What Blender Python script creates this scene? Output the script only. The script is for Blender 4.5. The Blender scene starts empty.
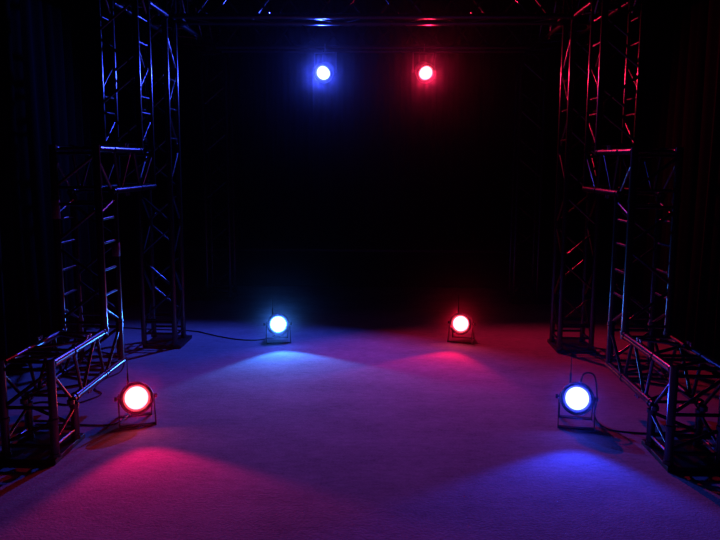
import bpy, bmesh, math, random
from mathutils import Vector, Matrix
random.seed(7)
R = math.radians
C = bpy.context.scene.collection
sc = bpy.context.scene

# ------------------------------------------------------------------ camera
cam_d = bpy.data.cameras.new('camera')
cam_d.sensor_width = 36.0
cam_d.lens = 744.0 * 36.0 / 720.0
cam = bpy.data.objects.new('camera', cam_d); C.objects.link(cam)
PITCH, YAW, ROLL = 0.1456, -0.0274, 0.0048
fwd = Vector((math.sin(YAW) * math.cos(PITCH), math.cos(YAW) * math.cos(PITCH), -math.sin(PITCH)))
right = Vector((math.cos(YAW), -math.sin(YAW), 0))
right = (right - fwd * right.dot(fwd)).normalized()
up = right.cross(fwd)
r2 = right * math.cos(ROLL) + up * math.sin(ROLL)
u2 = up * math.cos(ROLL) - right * math.sin(ROLL)
M = Matrix((r2, u2, -fwd)).transposed().to_4x4()
M.translation = Vector((0.1029, 0.0, 1.65))
cam.matrix_world = M
sc.camera = cam

# ------------------------------------------------------------------ world, haze, exposure
world = bpy.data.worlds.new('dark_hall'); sc.world = world
world.use_nodes = True
wn = world.node_tree; wn.nodes.clear()
wo = wn.nodes.new('ShaderNodeOutputWorld')
bg = wn.nodes.new('ShaderNodeBackground')
bg.inputs['Color'].default_value = (0.0, 0.0, 0.0, 1); bg.inputs['Strength'].default_value = 0.0
wn.links.new(bg.outputs[0], wo.inputs['Surface'])
hz = wn.nodes.new('ShaderNodeVolumeScatter')          # thin haze added to make the lens-like glow round every lamp
hz.inputs['Color'].default_value = (1, 1, 1, 1)
hz.inputs['Density'].default_value = 0.0021
hz.inputs['Anisotropy'].default_value = 0.990
wn.links.new(hz.outputs[0], wo.inputs['Volume'])
sc.view_settings.view_transform = 'Standard'
sc.view_settings.look = 'None'
sc.view_settings.exposure = 0.0
sc.view_settings.gamma = 1.0
sc.view_settings.use_curve_mapping = False
sc.cycles.volume_bounces = 0
sc.cycles.max_bounces = 6

SPOT = {   # colour, watts of each lamp's beam
    'red_front':  ((1.0, 0.002, 0.10), 47.0),
    'blue_front': ((0.012, 0.045, 1.0), 66.0),
    'blue_mid':   ((0.045, 0.22, 1.0), 88.0),
    'red_mid':    ((1.0, 0.003, 0.04), 43.0),
    'blue_top':   ((0.040, 0.075, 1.0), 272.0),
    'red_top':    ((1.0, 0.014, 0.08), 122.0),
}

# ------------------------------------------------------------------ materials
def pmat(name, col, rough=0.5, metal=0.0, spec=0.5, bump=0.0, scale=200.0, var=0.0):
    m = bpy.data.materials.new(name); m.use_nodes = True
    nt = m.node_tree; b = nt.nodes['Principled BSDF']
    b.inputs['Base Color'].default_value = (*col, 1)
    b.inputs['Roughness'].default_value = rough
    b.inputs['Metallic'].default_value = metal
    b.inputs['Specular IOR Level'].default_value = spec
    if bump or var:
        tc = nt.nodes.new('ShaderNodeTexCoord')
        nz = nt.nodes.new('ShaderNodeTexNoise'); nz.inputs['Scale'].default_value = scale
        nz.inputs['Detail'].default_value = 3
        nt.links.new(tc.outputs['Object'], nz.inputs['Vector'])
        if bump:
            bp = nt.nodes.new('ShaderNodeBump'); bp.inputs['Strength'].default_value = bump
            bp.inputs['Distance'].default_value = 0.002
            nt.links.new(nz.outputs['Fac'], bp.inputs['Height'])
            nt.links.new(bp.outputs[0], b.inputs['Normal'])
        if var:
            mx = nt.nodes.new('ShaderNodeMix'); mx.data_type = 'RGBA'
            mx.inputs['A'].default_value = (*[c * (1 - var) for c in col], 1)
            mx.inputs['B'].default_value = (*[min(1, c * (1 + var)) for c in col], 1)
            nt.links.new(nz.outputs['Fac'], mx.inputs['Factor'])
            nt.links.new(mx.outputs['Result'], b.inputs['Base Color'])
    return m

M_truss = pmat('black_painted_truss', (0.010, 0.010, 0.011), 0.23, 0.0, 0.9, var=0.25, scale=40)
M_plate = pmat('black_steel_plate', (0.015, 0.015, 0.016), 0.5, 0.0, 0.4, bump=0.2, scale=90)
M_pin = pmat('zinc_steel', (0.6, 0.6, 0.62), 0.25, 1.0)
M_can = pmat('black_lamp_shell', (0.02, 0.02, 0.022), 0.45, 0.0, 0.5, bump=0.1, scale=150)
M_yoke = pmat('black_bracket_steel', (0.016, 0.016, 0.018), 0.4, 0.0, 0.5, bump=0.1, scale=120)
M_rubber = pmat('black_rubber', (0.012, 0.012, 0.013), 0.6, 0.0, 0.4, bump=0.1, scale=80)
M_drape = pmat('black_serge', (0.006, 0.006, 0.007), 0.95, 0.0, 0.1, bump=0.4, scale=400)
M_wall = pmat('black_wall_paint', (0.006, 0.006, 0.007), 0.9, 0.0, 0.2, bump=0.2, scale=60)
M_riser = pmat('black_riser_cloth', (0.010, 0.010, 0.011), 0.85, 0.0, 0.2, bump=0.3, scale=200)
M_edge = pmat('black_edge_trim', (0.03, 0.03, 0.03), 0.35, 0.0, 0.5, var=0.2, scale=30)
M_tape = pmat('faded_pink_tape', (0.20, 0.05, 0.10), 0.7, 0.0, 0.3, var=0.3, scale=60)

def carpet():
    m = bpy.data.materials.new('grey_carpet'); m.use_nodes = True
    nt = m.node_tree; b = nt.nodes['Principled BSDF']
    b.inputs['Roughness'].default_value = 0.95; b.inputs['Specular IOR Level'].default_value = 0.1
    tc = nt.nodes.new('ShaderNodeTexCoord')
    def noise(s, d, sc3=None):
        n = nt.nodes.new('ShaderNodeTexNoise'); n.inputs['Scale'].default_value = s; n.inputs['Detail'].default_value = d
        if sc3:
            mp = nt.nodes.new('ShaderNodeMapping'); mp.inputs['Scale'].default_value = sc3
            nt.links.new(tc.outputs['Object'], mp.inputs['Vector']); nt.links.new(mp.outputs[0], n.inputs['Vector'])
        else:
            nt.links.new(tc.outputs['Object'], n.inputs['Vector'])
        return n
    fine = noise(70, 5); patch = noise(2.3, 4, (1, 1.6, 1)); mid = noise(14, 4, (1, 2.2, 1))
    a = nt.nodes.new('ShaderNodeMath'); a.operation = 'MULTIPLY_ADD'
    nt.links.new(fine.outputs['Fac'], a.inputs[0]); a.inputs[1].default_value = 0.50
    b2 = nt.nodes.new('ShaderNodeMath'); b2.operation = 'MULTIPLY_ADD'
    nt.links.new(patch.outputs['Fac'], b2.inputs[0]); b2.inputs[1].default_value = 0.42
    c2 = nt.nodes.new('ShaderNodeMath'); c2.operation = 'MULTIPLY'
    nt.links.new(mid.outputs['Fac'], c2.inputs[0]); c2.inputs[1].default_value = 0.45
    nt.links.new(c2.outputs[0], b2.inputs[2]); nt.links.new(b2.outputs[0], a.inputs[2])
    rmp = nt.nodes.new('ShaderNodeValToRGB')
    rmp.color_ramp.elements[0].position = 0.40; rmp.color_ramp.elements[0].color = (0.24, 0.23, 0.24, 1)
    rmp.color_ramp.elements[1].position = 0.95; rmp.color_ramp.elements[1].color = (0.58, 0.56, 0.57, 1)
    nt.links.new(a.outputs[0], rmp.inputs[0]); nt.links.new(rmp.outputs[0], b.inputs['Base Color'])
    bp = nt.nodes.new('ShaderNodeBump'); bp.inputs['Strength'].default_value = 0.5; bp.inputs['Distance'].default_value = 0.004
    nt.links.new(fine.outputs['Fac'], bp.inputs['Height']); nt.links.new(bp.outputs[0], b.inputs['Normal'])
    return m
M_carpet = carpet()

def lens_mat(name, col, strength):
    m = bpy.data.materials.new(name); m.use_nodes = True
    nt = m.node_tree; nt.nodes.clear()
    o = nt.nodes.new('ShaderNodeOutputMaterial'); e = nt.nodes.new('ShaderNodeEmission')
    e.inputs['Color'].default_value = (*col, 1); e.inputs['Strength'].default_value = strength
    nt.links.new(e.outputs[0], o.inputs['Surface'])
    return m

# ------------------------------------------------------------------ mesh helpers
def add_tube(bm, p, q, r, seg=12, r1=None, caps=True):
    p, q = Vector(p), Vector(q)
    d = q - p; L = d.length
    mt = Matrix.Translation((p + q) / 2) @ d.to_track_quat('Z', 'Y').to_matrix().to_4x4()
    bmesh.ops.create_cone(bm, cap_ends=caps, segments=seg, radius1=r, radius2=r if r1 is None else r1, depth=L, matrix=mt)

def add_box(bm, x0, x1, y0, y1, z0, z1, bevel=0.0):
    g = bmesh.ops.create_cube(bm, size=1.0, matrix=Matrix.Translation(((x0+x1)/2, (y0+y1)/2, (z0+z1)/2)) @ Matrix.Diagonal((x1-x0, y1-y0, z1-z0, 1)))
    if bevel:
        es = list({e for v in g['verts'] for e in v.link_edges})
        bmesh.ops.bevel(bm, geom=es, offset=bevel, segments=2, affect='EDGES', profile=0.5)

def add_path(bm, pts, r, seg=8):
    pts = [Vector(p) for p in pts]
    rings = []
    for i, p in enumerate(pts):
        t = (pts[min(i+1, len(pts)-1)] - pts[max(i-1, 0)]).normalized()
        ref = Vector((0, 0, 1)) if abs(t.z) < 0.9 else Vector((1, 0, 0))
        a = t.cross(ref).normalized(); b = a.cross(t)
        rings.append([bm.verts.new(p + (a * math.cos(k*2*math.pi/seg) + b * math.sin(k*2*math.pi/seg)) * r) for k in range(seg)])
    for i in range(len(rings) - 1):
        for k in range(seg):
            bm.faces.new((rings[i][k], rings[i][(k+1) % seg], rings[i+1][(k+1) % seg], rings[i+1][k]))
    bm.faces.new(rings[0][::-1]); bm.faces.new(rings[-1])

def spline(pts, n=10):
    pts = [Vector(p) for p in pts]
    P = [pts[0]] + pts + [pts[-1]]; out = []
    for i in range(1, len(P) - 2):
        p0, p1, p2, p3 = P[i-1], P[i], P[i+1], P[i+2]
        for k in range(n):
            t = k / n
            out.append(0.5 * ((2*p1) + (p2-p0)*t + (2*p0-5*p1+4*p2-p3)*t*t + (3*p1-p0-3*p2+p3)*t**3))
    out.append(pts[-1]); return out

def add_lathe(bm, prof, seg=40):
    """prof = (radius, distance along -Y); spun about the Y axis"""
    rings = []
    for r, y in prof:
        if r < 1e-6:
            rings.append([bm.verts.new((0, y, 0))])
        else:
            rings.append([bm.verts.new((r*math.cos(k*2*math.pi/seg), y, r*math.sin(k*2*math.pi/seg))) for k in range(seg)])
    for a, b in zip(rings, rings[1:]):
        for k in range(seg):
            k2 = (k+1) % seg
            if len(a) == 1 and len(b) == 1: continue
            if len(a) == 1: bm.faces.new((a[0], b[k], b[k2]))
            elif len(b) == 1: bm.faces.new((a[k], b[0], a[k2]))
            else: bm.faces.new((a[k], b[k], b[k2], a[k2]))

def obj(name, bm, mat, parent=None, smooth=False):
    bmesh.ops.recalc_face_normals(bm, faces=bm.faces)
    me = bpy.data.meshes.new(name); bm.to_mesh(me); bm.free()
    if smooth:
        for p in me.polygons: p.use_smooth = True
        try: me.set_sharp_from_angle(angle=R(40))
        except Exception: pass
    me.materials.append(mat)
    o = bpy.data.objects.new(name, me); C.objects.link(o)
    if parent: o.parent = parent
    return o

def thing(name, label, cat, loc=(0, 0, 0), rz=0.0, group=None):
    o = bpy.data.objects.new(name, None); C.objects.link(o)
    o.empty_display_size = 0.1
    o.location = loc; o.rotation_euler = (0, 0, rz)
    o['label'] = label; o['category'] = cat
    if group: o['group'] = group
    return o

def tag(o, label, cat, group=None):
    o['label'] = label; o['category'] = cat
    if group: o['group'] = group
    return o

def structure(name, bm, mat):
    o = obj(name, bm, mat); o['kind'] = 'structure'; return o

# ------------------------------------------------------------------ setting: dark hall
bm = bmesh.new(); add_box(bm, -3.6, 3.6, -1.2, 11.0, -0.1, 0.0); structure('floor', bm, M_carpet)
bm = bmesh.new(); add_box(bm, -3.6, 3.6, -1.2, 11.0, 4.2, 4.3); structure('ceiling', bm, M_wall)
bm = bmesh.new(); add_box(bm, -3.7, -3.6, -1.2, 11.0, -0.1, 4.3); structure('wall_left', bm, M_wall)
bm = bmesh.new(); add_box(bm, 3.6, 3.7, -1.2, 11.0, -0.1, 4.3); structure('wall_right', bm, M_wall)
bm = bmesh.new(); add_box(bm, -3.7, 3.7, 11.0, 11.1, -0.1, 4.3); structure('wall_back', bm, M_wall)
bm = bmesh.new(); add_box(bm, -3.7, 3.7, -1.3, -1.2, -0.1, 4.3); structure('wall_front', bm, M_wall)

def drape(name, p0, p1, z0, z1, pleats, depth, label):
    """pleated curtain hanging from p0 to p1, thick cloth"""
    p0, p1 = Vector((*p0, 0)), Vector((*p1, 0))
    d = (p1 - p0); L = d.length; t = d.normalized(); n = Vector((-t.y, t.x, 0))
    N = pleats * 8; rows = 8
    bm = bmesh.new(); grid = []
    ph = [random.uniform(-.6, .6) for _ in range(pleats + 1)]
    for j in range(rows + 1):
        v = j / rows; row = []
        for i in range(N + 1):
            u = i / N; k = u * pleats
            amp = depth * (0.55 + 0.45 * (1 - v)) * (0.8 + 0.2 * math.sin(3.1 * k + ph[int(k)] * 0.3))
            off = amp * math.sin(2 * math.pi * k + 0.4 * math.sin(k * 1.7)) + 0.01 * math.sin(5 * v + k)
            row.append(bm.verts.new(p0 + t * (L * u) + n * off + Vector((0, 0, z0 + (z1 - z0) * v))))
        grid.append(row)
    for j in range(rows):
        for i in range(N):
            bm.faces.new((grid[j][i], grid[j][i+1], grid[j+1][i+1], grid[j+1][i]))
    o = obj(name, bm, M_drape, None, True)
    md = o.modifiers.new('cloth_thickness', 'SOLIDIFY'); md.thickness = 0.006
    return tag(o, label, 'curtain')

drape('stage_drape', (-3.3, 10.75), (3.3, 10.75), 0.02, 4.1, 40, 0.05, 'wide black pleated backdrop curtain closing the rear of the stage')
drape('stage_drape', (-2.75, 9.9), (-2.75, 1.0), 0.02, 4.1, 48, 0.06, 'black pleated side curtain behind the left trusses')
drape('stage_drape', (2.75, 1.0), (2.75, 9.9), 0.02, 4.1, 48, 0.06, 'black pleated side curtain behind the right trusses')

t = thing('stage_riser', 'low black stage riser along the rear curtain', 'platform', (0, 9.7, 0))
bm = bmesh.new(); add_box(bm, -2.5, 2.5, 0.0, 0.85, 0.0, 0.47, 0.006); obj('riser_body', bm, M_riser, t)
bm = bmesh.new(); add_box(bm, -2.5, 2.5, -0.02, 0.85, 0.4705, 0.505, 0.006); obj('riser_top', bm, M_edge, t)

# ------------------------------------------------------------------ truss
CR, BR = 0.0235, 0.0105        # chord and brace radius
W = 0.2733

def truss(label, group, axis, corner, L, faces, pins=(), couplers=True, dims=(W, W), span=None):
    """box truss: four chords along `axis` ('x','y','z'); corner = low corner of the chord axes.
    faces: four lists (face 0: low-v side, 1: high-v side, 2: low-u side, 3: high-u side) of braces
    (a, side_a, b, side_b): from chord side_a at length a to chord side_b at length b"""
    ax = 'xyz'.index(axis); u, v = [(1, 2), (0, 2), (0, 1)][ax]
    du, dv = dims
    t = thing('box_truss', label, 'truss', tuple(corner), 0, group)
    def P(l, a, b):
        q = [0, 0, 0]; q[ax] = l; q[u] = a * du; q[v] = b * dv; return Vector(q)
    for a in (0, 1):
        for b in (0, 1):
            l0, l1 = (0.0, L) if span is None else span(a, b)
            bm = bmesh.new(); add_tube(bm, P(l0, a, b), P(l1, a, b), CR, 24)
            obj('chord', bm, M_truss, t, True)
            if couplers:
                for e, s in ((l0, 1), (l1, -1)):
                    bm = bmesh.new()
                    add_tube(bm, P(e + s * 0.002, a, b), P(e + s * 0.022, a, b), CR + 0.005, 16)
                    obj('coupler', bm, M_truss, t, True)
    fdef = [lambda s: (s, 0), lambda s: (s, 1), lambda s: (0, s), lambda s: (1, s)]
    for f, lst in zip(fdef, faces):
        for (l0, s0, l1, s1) in lst:
            p, q = P(l0, *f(s0)), P(l1, *f(s1))
            d = (q - p).normalized()
            # stop at the chord's skin
            sd = abs(d.dot((P(0, *f(1)) - P(0, *f(0))).normalized()))
            if sd > 0.05:
                k = (CR * 0.9) / sd
                p, q = p + d * k, q - d * k
            bm = bmesh.new(); add_tube(bm, p, q, BR, 10)
            obj('brace', bm, M_truss, t, True)
    for (l, a, b, off) in pins:
        bm = bmesh.new(); c = P(l, a, b)
        off = Vector(off)
        add_tube(bm, c + off * (CR * 0.9), c + off * (CR + 0.016), 0.007, 10)
        add_tube(bm, c + off * (CR + 0.016), c + off * (CR + 0.020), 0.011, 10)
        obj('pin', bm, M_pin, t, True)
    return t

def zig(L, start=0, a=0.05, b=None, step=0.27):
    """zigzag lacing between two rungs"""
    b = L - 0.05 if b is None else b
    n = max(1, round((b - a) / step)); s = start; out = [(a, 0, a, 1), (b, 0, b, 1)]
    h = (b - a) / n
    for i in range(n):
        out.append((a + i*h + 0.02, s, a + (i+1)*h - 0.02, 1 - s)); s = 1 - s
    return out
def rungs(*zs): return [(z, 0, z, 1) for z in zs]

def corner(label, group, x, y, z, kind):
    """elbow block; 'low' takes an upright from below and sends a beam back, 'up' takes a beam from the front and sends an upright up"""
    t = thing('truss_corner', label, 'truss', (x, y, z), 0, group)
    def tube(name, p, q, r, n):
        bm = bmesh.new(); add_tube(bm, p, q, r, n); return obj(name, bm, M_truss, t, True)
    e = 0.001
    for a in (0, W):
        if kind == 'low':
            tube('chord', (a, 0, -CR), (a, 0, W + CR), CR, 24)
            tube('chord', (a, CR + e, W), (a, W, W), CR, 24)
            tube('chord', (a, W - CR, 0), (a, W, 0), CR, 24)
            tube('chord', (a, W - CR - 0.02, -CR), (a, W - CR - 0.02, 0.0), CR * 0.9, 24)
            tube('brace', (a, CR, W - 0.07), (a, W - 0.05, 0.02), BR, 10)
        else:
            tube('chord', (a, 0, 0), (a, W + CR, 0), CR, 24)
            tube('chord', (a, W, CR + e), (a, W, W), CR, 24)
            tube('chord', (a, 0, W - CR), (a, 0, W), CR, 24)
            tube('brace', (a, 0.02, CR), (a, W - CR, W - 0.05), BR, 10)
    yy = 0.0 if kind == 'low' else W
    tube('brace', (CR, yy, 0.03), (W - CR, yy, 0.03), BR, 10)
    tube('brace', (CR, yy, W - 0.03), (W - CR, yy, W - 0.03), BR, 10)
    tube('brace', (CR, yy, 0.05), (W - CR, yy, W - 0.05), BR, 10)
    zz = W if kind == 'low' else 0.0
    tube('brace', (CR, 0.05, zz), (W - CR, 0.05, zz), BR, 10)
    tube('brace', (CR, W - 0.05, zz), (W - CR, W - 0.05, zz), BR, 10)
    tube('brace', (CR, 0.07, zz), (W - CR, W - 0.07, zz), BR, 10)
    return t

G = {-1: 'left', 1: 'right'}
XI = 1.672
ZB1, ZT1 = 0.280, 0.553
ZB2 = 1.445
ZT = 2.832
E_, WE = 6.373, 0.287
YB = 8.66
plates = []
for s in (-1, 1):
    side = G[s]
    A, Cc, D = (3.852, 4.645, 5.502) if s < 0 else (3.885, 4.706, 5.502)
    x0 = -XI - W if s < 0 else XI
    grp = side + ' stepped truss'
    inner = 1 if s < 0 else 0
    def F(low_y, high_y, in_side, out_side):      # faces for a vertical truss: u = x, v = y
        return [low_y, high_y] + ([out_side, in_side] if s < 0 else [in_side, out_side])
    # near short tower and the corner block on it
    GAP = CR + 0.006
    tone = 'red' if s < 0 else 'blue'
    h = ZB1 - 0.032 - GAP
    sf = rungs(0.06) + [(0.09, 0, 0.19, 1)]
    truss('short black box truss foot standing nearest on the %s, by the front %s spotlight' % (side, tone), grp,
          'z', (x0, A, 0.032), h, F(rungs(0.06) + [(0.08, 0, h - 0.02, 1)], rungs(0.06) + [(0.08, 1, h - 0.02, 0)], sf, sf))
    corner('black truss corner block on top of the %s truss foot nearest' % side, grp, x0, A, ZB1, 'low')
    # low beam
    y0 = A + W; L = Cc - y0 - GAP
    sf = [(0.02, 1, 0.11, 0), (0.13, 0, 0.34, 1), (0.38, 1, L - 0.02, 0)]
    tb = [(0.03, 0, 0.03, 1), (0.06, 0, 0.28, 1), (0.30, 1, L - 0.06, 0), (L - 0.03, 0, L - 0.03, 1)]
    truss('low horizontal black box truss running back at knee height on the %s' % side, grp,
          'y', (x0, y0 + GAP - CR, ZB1), L, [tb, tb, sf, sf],
          pins=[(L * 0.46, inner, 1, (0, 0, 1)), (L * 0.56, inner, 1, (0, 0, 1)), (L * 0.45, inner, 0, (0, 0, -1)), (L * 0.52, inner, 0, (0, 0, -1)),
                (L * 0.35, 1 - inner, 1, (0, 0, 1)), (L * 0.43, 1 - inner, 1, (0, 0, 1))])
    corner('black truss corner block at the foot of the %s ladder-sided upright' % side, grp, x0, Cc, ZB1, 'up')
    # middle upright
    z0 = ZB1 + W; h = ZB2 - z0 - GAP
    lad = rungs(0.225, 0.385, 0.56, 0.715) + [(0.15, 0, 0.02, 1), (0.75, 0, 0.83, 1)]
    t_up = truss('ladder-sided upright black box truss rising from the low %s beam to eye height' % side, grp,
          'z', (x0, Cc, z0 + 0.006), h, F(zig(h, 0), zig(h, 1), lad, lad))
    if s < 0:
        for tx, ty, za, zb in ((0, 0, 0.72, 0.86), (W, W, 0.45, 0.54)):
            bm = bmesh.new(); add_tube(bm, (tx, ty, za), (tx, ty, zb), CR + 0.0025, 20, caps=False)
            o = obj('tape_wrap', bm, M_tape, t_up, True); o['label'] = 'faded pink tape'
            md = o.modifiers.new('tape_thickness', 'SOLIDIFY'); md.thickness = 0.0015
    corner('black truss corner block at eye height above the %s ladder-sided upright' % side, grp, x0, Cc, ZB2, 'low')
    # eye level beam
    y0 = Cc + W; L = D - y0 - GAP
    sf = [(0.02, 1, 0.11, 0), (0.13, 0, 0.36, 1), (0.42, 1, L - 0.02, 0)]
    tb = [(0.03, 0, 0.03, 1), (0.06, 0, 0.28, 1), (0.30, 1, L - 0.06, 0), (L - 0.03, 0, L - 0.03, 1)]
    truss('horizontal black box truss at eye height on the %s, linking two uprights' % side, grp,
          'y', (x0, y0 + GAP - CR, ZB2), L, [tb, tb, sf, sf],
          pins=[(L * 0.44, inner, 1, (0, 0, 1)), (L * 0.54, inner, 1, (0, 0, 1)), (L * 0.42, inner, 0, (0, 0, -1)), (L * 0.52, inner, 0, (0, 0, -1))])
    corner('black truss corner block at eye height under the %s tall upright' % side, grp, x0, D, ZB2, 'up')
    # high upright
    z0 = ZB2 + W; h = ZT + W - z0
    hi = rungs(0.272, 0.387, 0.777, 0.957) + [(0.03, 0, 0.23, 1), (0.43, 0, 0.63, 1), (0.99, 1, h - 0.12, 0)]
    truss('tall upright black box truss from eye height to the roof grid on the %s' % side, grp,
          'z', (x0, D, z0 + 0.006), h, F(zig(h, 1), zig(h, 0), hi, hi))
    # roof side beam, front part
    L = E_ - D - W - 2 * CR - 0.012
    truss('short roof-height black box truss between upright and rear tower on the %s' % side, grp,
          'y', (x0, D + W + CR + 0.006, ZT), L, [zig(L, 0), zig(L, 1), zig(L, 0), zig(L, 1)],
          pins=[(L * 0.5, inner, 0, (0, 0, -1))])
    # rear tower, floor to roof
    h = ZT + W - 0.032; xr = x0 - (0.035 if s < 0 else 0.0)
    sidez = zig(h, 0, 0.08, h - 0.04, 0.33) + rungs(0.2, 1.8, 2.05, 2.3)
    truss('full-height black box truss tower on the %s, beside the %s floor spotlight at the back' % (side, 'blue' if s < 0 else 'red'), grp,
          'z', (xr, E_, 0.032), h,
          F(rungs(0.1, 0.2) + zig(h, 0, 0.22, h - 0.04), rungs(0.1, 0.2) + zig(h, 1, 0.22, h - 0.04), sidez, sidez), dims=(W, WE))
    # roof side beam, rear part
    L = YB - E_ - WE - 2 * CR - 0.012
    truss('long roof-height black box truss running to the back on the %s' % side, grp,
          'y', (x0, E_ + WE + CR + 0.006, ZT), L, [zig(L, 0), zig(L, 1), zig(L, 0), zig(L, 1)],
          pins=[(0.6, inner, 0, (0, 0, -1)), (1.25, inner, 0, (0, 0, -1))])
    # back tower
    h = ZT + W - 0.052
    truss('farthest black box truss tower on the %s, in the dark before the rear curtain' % side, grp,
          'z', (x0 - s * 0.0, YB, 0.052), h, [zig(h, 0), zig(h, 1), zig(h, 0), zig(h, 1)])
    # base plates
    for lab, y0, y1, xa, xb, hh in (
            ('black base plate under the short truss foot nearest on the %s' % side, A - 0.04, A + W + 0.10, -0.045, W + 0.015, 0.03),
            ('black base plate under the full-height truss tower on the %s' % side, E_ - 0.02, E_ + WE + 0.10, -0.045, W + 0.02, 0.03),
            ('black base plate under the farthest truss tower on the %s' % side, YB - 0.05, YB + W + 0.05, -0.19, W + 0.02, 0.05)):
        t = thing('base_plate', lab, 'base plate', (x0, 0, 0), 0, side + ' truss base plates')
        xa2, xb2 = (xa, xb) if s < 0 else (W - xb, W - xa)
        bm = bmesh.new(); add_box(bm, xa2, xb2, y0, y1, 0.0, hh, 0.004); obj('plate', bm, M_plate, t)
        for bx, by in ((xa2 + 0.02, y0 + 0.02), (xb2 - 0.02, y0 + 0.02), (xa2 + 0.02, y1 - 0.02), (xb2 - 0.02, y1 - 0.02)):
            bm = bmesh.new(); add_tube(bm, (bx, by, hh - 0.001), (bx, by, hh + 0.0015), 0.009, 6); obj('bolt', bm, M_plate, t)
# cross beams under the roof
L = 2 * XI - 2 * CR - 0.012
truss('front crosswise roof truss joining the two full-height towers', 'roof cross trusses', 'x', (-XI + CR + 0.006, E_, ZT), L,
      [zig(L, 0), zig(L, 1), zig(L, 1), zig(L, 0)], dims=(WE, W))
YL = 8.06
truss('rear crosswise roof truss carrying the two hanging spotlights', 'roof cross trusses', 'x', (-XI + CR + 0.006, YL, ZT), L,
      [zig(L, 1), zig(L, 0), zig(L, 0), zig(L, 1)])

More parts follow.
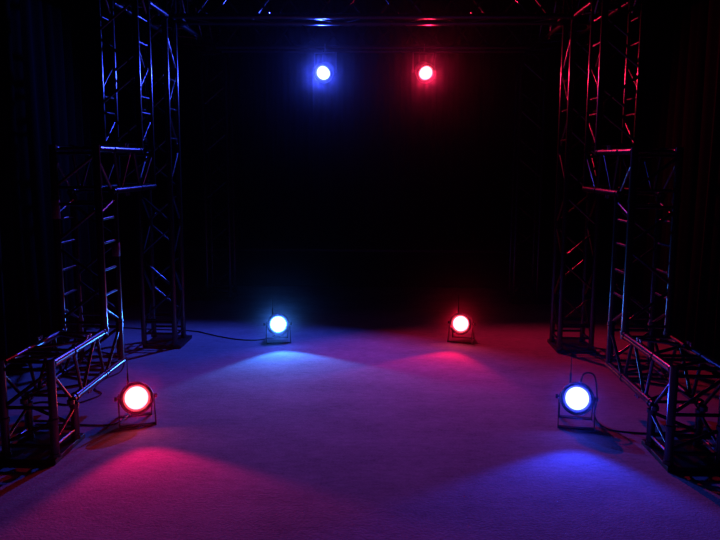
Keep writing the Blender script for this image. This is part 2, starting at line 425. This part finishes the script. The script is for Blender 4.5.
# ------------------------------------------------------------------ spotlights
LENS_R, CAN_R = 0.071, 0.100
LENSMAT = {
    'red': lens_mat('red_lit_lens', (1.0, 0.064, 0.085), 16.0),
    'blue': lens_mat('blue_lit_lens', (0.050, 0.065, 1.0), 22.0),
    'cyan': lens_mat('sky_blue_lit_lens', (0.028, 0.10, 1.0), 42.0),
}
def build_lamp(label, key, lens_key, pivot, aim, half, blend, hang=None, group='stage spotlights', ant=-1):
    """LED par can; pivot = world point of the yoke axis; aim = beam direction"""
    a = Vector(aim).normalized()
    rz = math.atan2(a.x, -a.y)
    tilt = math.asin(a.z)
    px, py, pz = pivot
    base_z = 0.0 if hang is None else pz
    t = thing('stage_spotlight', label, 'stage light', (px, py, base_z), rz, group)
    zc = pz - base_z
    T = Matrix.Translation((0, 0, zc)) @ Matrix.Rotation(-tilt, 4, 'X')     # lens looks down -Y, tilted up by `tilt`
    def part(name, bm, mat, smooth=True, parent=t):
        bmesh.ops.transform(bm, matrix=T, verts=bm.verts)
        return obj(name, bm, mat, parent, smooth)
    bm = bmesh.new()
    add_lathe(bm, [(0.0, 0.085), (0.055, 0.085), (0.066, 0.078), (0.072, 0.05), (0.088, 0.045), (0.088, 0.037), (0.080, 0.035), (0.080, 0.027),
                   (0.088, 0.025), (0.088, 0.017), (0.080, 0.015), (0.080, 0.007), (0.088, 0.005), (0.092, -0.01), (0.095, -0.05), (0.088, -0.055),
                   (0.0, -0.055)])
    housing = part('housing', bm, M_can)
    bm = bmesh.new()
    add_lathe(bm, [(0.094, -0.056), (CAN_R + 0.002, -0.058), (CAN_R + 0.004, -0.066), (CAN_R + 0.004, -0.082), (CAN_R, -0.088), (0.084, -0.088), (LENS_R + 0.006, -0.080),
                   (LENS_R + 0.003, -0.062), (0.080, -0.056), (0.094, -0.056)])
    part('bezel', bm, M_can)
    bm = bmesh.new()
    add_lathe(bm, [(LENS_R, -0.058), (LENS_R, -0.064), (0.060, -0.0665), (0.045, -0.0685), (0.025, -0.0695), (0.0, -0.070)])
    part('lens', bm, LENSMAT[lens_key])
    bm = bmesh.new(); add_box(bm, -0.035, 0.035, 0.0855, 0.105, -0.04, 0.04, 0.004)
    part('control_panel', bm, M_can, False)
    # antenna stands upright whatever the tilt
    bm = bmesh.new(); ax_, ay_ = 0.042 * ant, 0.035
    add_tube(bm, (ax_, ay_, zc + 0.078), (ax_, ay_, zc + 0.135), 0.0075, 10, 0.0065)
    add_tube(bm, (ax_, ay_, zc + 0.135), (ax_, ay_, zc + 0.155), 0.0065, 10, 0.0035)
    add_tube(bm, (ax_, ay_, zc + 0.155), (ax_, ay_, zc + 0.260), 0.0035, 10, 0.002)
    obj('antenna', bm, M_rubber, t, True)
    # yoke knobs
    for sx in (-1, 1):
        bm = bmesh.new()
        add_tube(bm, (sx * 0.092, 0.0, zc), (sx * 0.118, 0.0, zc), 0.006, 10)
        add_tube(bm, (sx * 0.115, 0.0, zc), (sx * 0.130, 0.0, zc), 0.014, 12)
        obj('knob', bm, M_rubber, t, True)
    # brackets: flat U straps
    def strap(y_end, z_end, name, sx0):
        bm = bmesh.new(); hw = 0.020; th = 0.006
        X = sx0
        prof = [(-X, 0.0, zc + (0.014 if z_end < zc else -0.014)), (-X, y_end, z_end), (X, y_end, z_end), (X, 0.0, zc + (0.014 if z_end < zc else -0.014))]
        n = Vector((0, (z_end - zc), -y_end)).normalized()       # across the strap
        if n.y < 0: n = -n
        V = [Vector(p) for p in prof]
        def quad(p, q, thick):
            vs = []
            for d in (0, 1):
                for w in (-1, 1):
                    for e in (p, q):
                        vs.append(bm.verts.new(e + n * (w * hw) + thick * (d * th)))
            for f in ((0, 1, 3, 2), (4, 6, 7, 5), (0, 4, 5, 1), (2, 3, 7, 6), (0, 2, 6, 4), (1, 5, 7, 3)):
                bm.faces.new([vs[i] for i in f])
        upv = Vector((0, y_end, z_end - zc)).normalized()
        quad(V[0], V[1] , Vector((1, 0, 0)))
        quad(V[3], V[2], Vector((-1, 0, 0)))
        if hang is None:
            n0 = n; n = Vector((0, 1, 0))
            quad(V[1], V[2], Vector((0, 0, 1)))
            n = n0
        else:
            quad(V[1], V[2], -upv)
        return obj(name, bm, M_yoke, t)
    if hang is None:
        strap(-0.095, 0.0005, 'front_bracket', 0.112)
        strap(0.105, 0.0005, 'rear_bracket', 0.104)
    else:
        strap(0.0, hang - 0.055, 'yoke', 0.122)
        bm = bmesh.new()                                        # hook clamp round the truss chord
        add_tube(bm, (0, 0, hang - 0.056), (0, 0, hang - 0.026), 0.009, 12)
        cl = [(0.031 * math.sin(q), 0.031 * math.cos(q)) for q in [R(d) for d in range(-150, 151, 15)]]
        tmp = [Vector((0, p[0], hang - p[1])) for p in cl]
        rot = Matrix.Rotation(-rz, 4, 'Z')
        add_path(bm, [rot @ p for p in [Vector((0, p.y, 2 * 0 + p.z)) for p in tmp]], 0.005, 8)
        obj('clamp', bm, M_yoke, t, True)
    ld = bpy.data.lights.new('lamp_beam', 'SPOT')
    col, pw = SPOT[key]
    ld.color = col; ld.energy = pw; ld.spot_size = 2 * R(half); ld.spot_blend = blend; ld.shadow_soft_size = 0.03
    lo = bpy.data.objects.new('lamp_beam', ld); C.objects.link(lo); lo.parent = t
    d = Vector((0, -math.cos(tilt), math.sin(tilt)))
    lo.location = Vector((0, 0, zc)) + d * 0.118
    lo.rotation_euler = d.to_track_quat('-Z', 'Y').to_euler()
    return t

build_lamp('round spotlight lit red on the floor at the front left', 'red_front', 'red', (-1.443, 4.52, 0.157), (0.375, -0.89, 0.225), 40, 0.30)
build_lamp('round spotlight lit violet blue on the floor at the front right, cable looped beside it', 'blue_front', 'blue', (1.357, 4.59, 0.170), (-0.22, -0.948, 0.23), 43, 0.32)
build_lamp('round spotlight lit sky blue on the floor farther back, left of centre', 'blue_mid', 'cyan', (-0.838, 6.69, 0.158), (0.225, -0.956, 0.19), 45, 0.25)
build_lamp('round spotlight lit red on the floor farther back, right of centre', 'red_mid', 'red', (0.866, 6.79, 0.164), (-0.288, -0.951, 0.12), 36, 0.35)
hz_ = ZT - 2.585
build_lamp('round spotlight lit blue hanging from the rear roof truss', 'blue_top', 'blue', (-0.495, YL, 2.585), (-0.23, -0.88, -0.36), 58, 0.5, hang=hz_)
build_lamp('round spotlight lit red hanging from the rear roof truss', 'red_top', 'red', (0.545, YL, 2.587), (0.24, -0.87, -0.38), 57, 0.5, hang=ZT - 2.587)

# ------------------------------------------------------------------ cables
def cable(label, pts, r=0.0055, group='floor cables'):
    bm = bmesh.new(); add_path(bm, spline(pts), r, 8)
    return tag(obj('power_cable', bm, M_rubber, None, True), label, 'cable', group)
z = 0.006
cable('black cable running across the floor from the left tower to the sky blue spotlight',
      [(-2.7, 7.10, z), (-2.41, 7.13, z), (-2.2, 7.09, z), (-1.73, 7.03, z), (-1.55, 6.92, z), (-1.39, 6.80, z), (-1.2, 6.70, z), (-1.016, 6.69, z), (-0.90, 6.83, z), (-0.86, 6.86, 0.06), (-0.845, 6.83, 0.12)])
cable('black cable from the front red spotlight to the left truss foot',
      [(-1.47, 4.66, 0.11), (-1.53, 4.70, 0.03), (-1.53, 4.56, z), (-1.58, 4.43, z), (-1.78, 4.42, z), (-2.05, 4.42, z)])
cable('black cable winding on the floor under the low left beam',
      [(-2.3, 6.2, z), (-2.055, 6.01, z), (-1.93, 5.63, z), (-1.98, 5.38, z), (-1.96, 5.16, z), (-1.87, 5.05, z), (-1.90, 4.92, z), (-2.0, 4.80, z), (-2.2, 4.85, z), (-2.35, 4.7, z)])
cable('black cable looping up from the front blue spotlight and across to the right truss foot',
      [(1.395, 4.665, 0.225), (1.42, 4.68, 0.30), (1.49, 4.69, 0.285), (1.505, 4.66, 0.15), (1.48, 4.60, 0.04), (1.53, 4.48, z), (1.70, 4.42, z), (1.85, 4.43, z), (2.1, 4.5, z)])
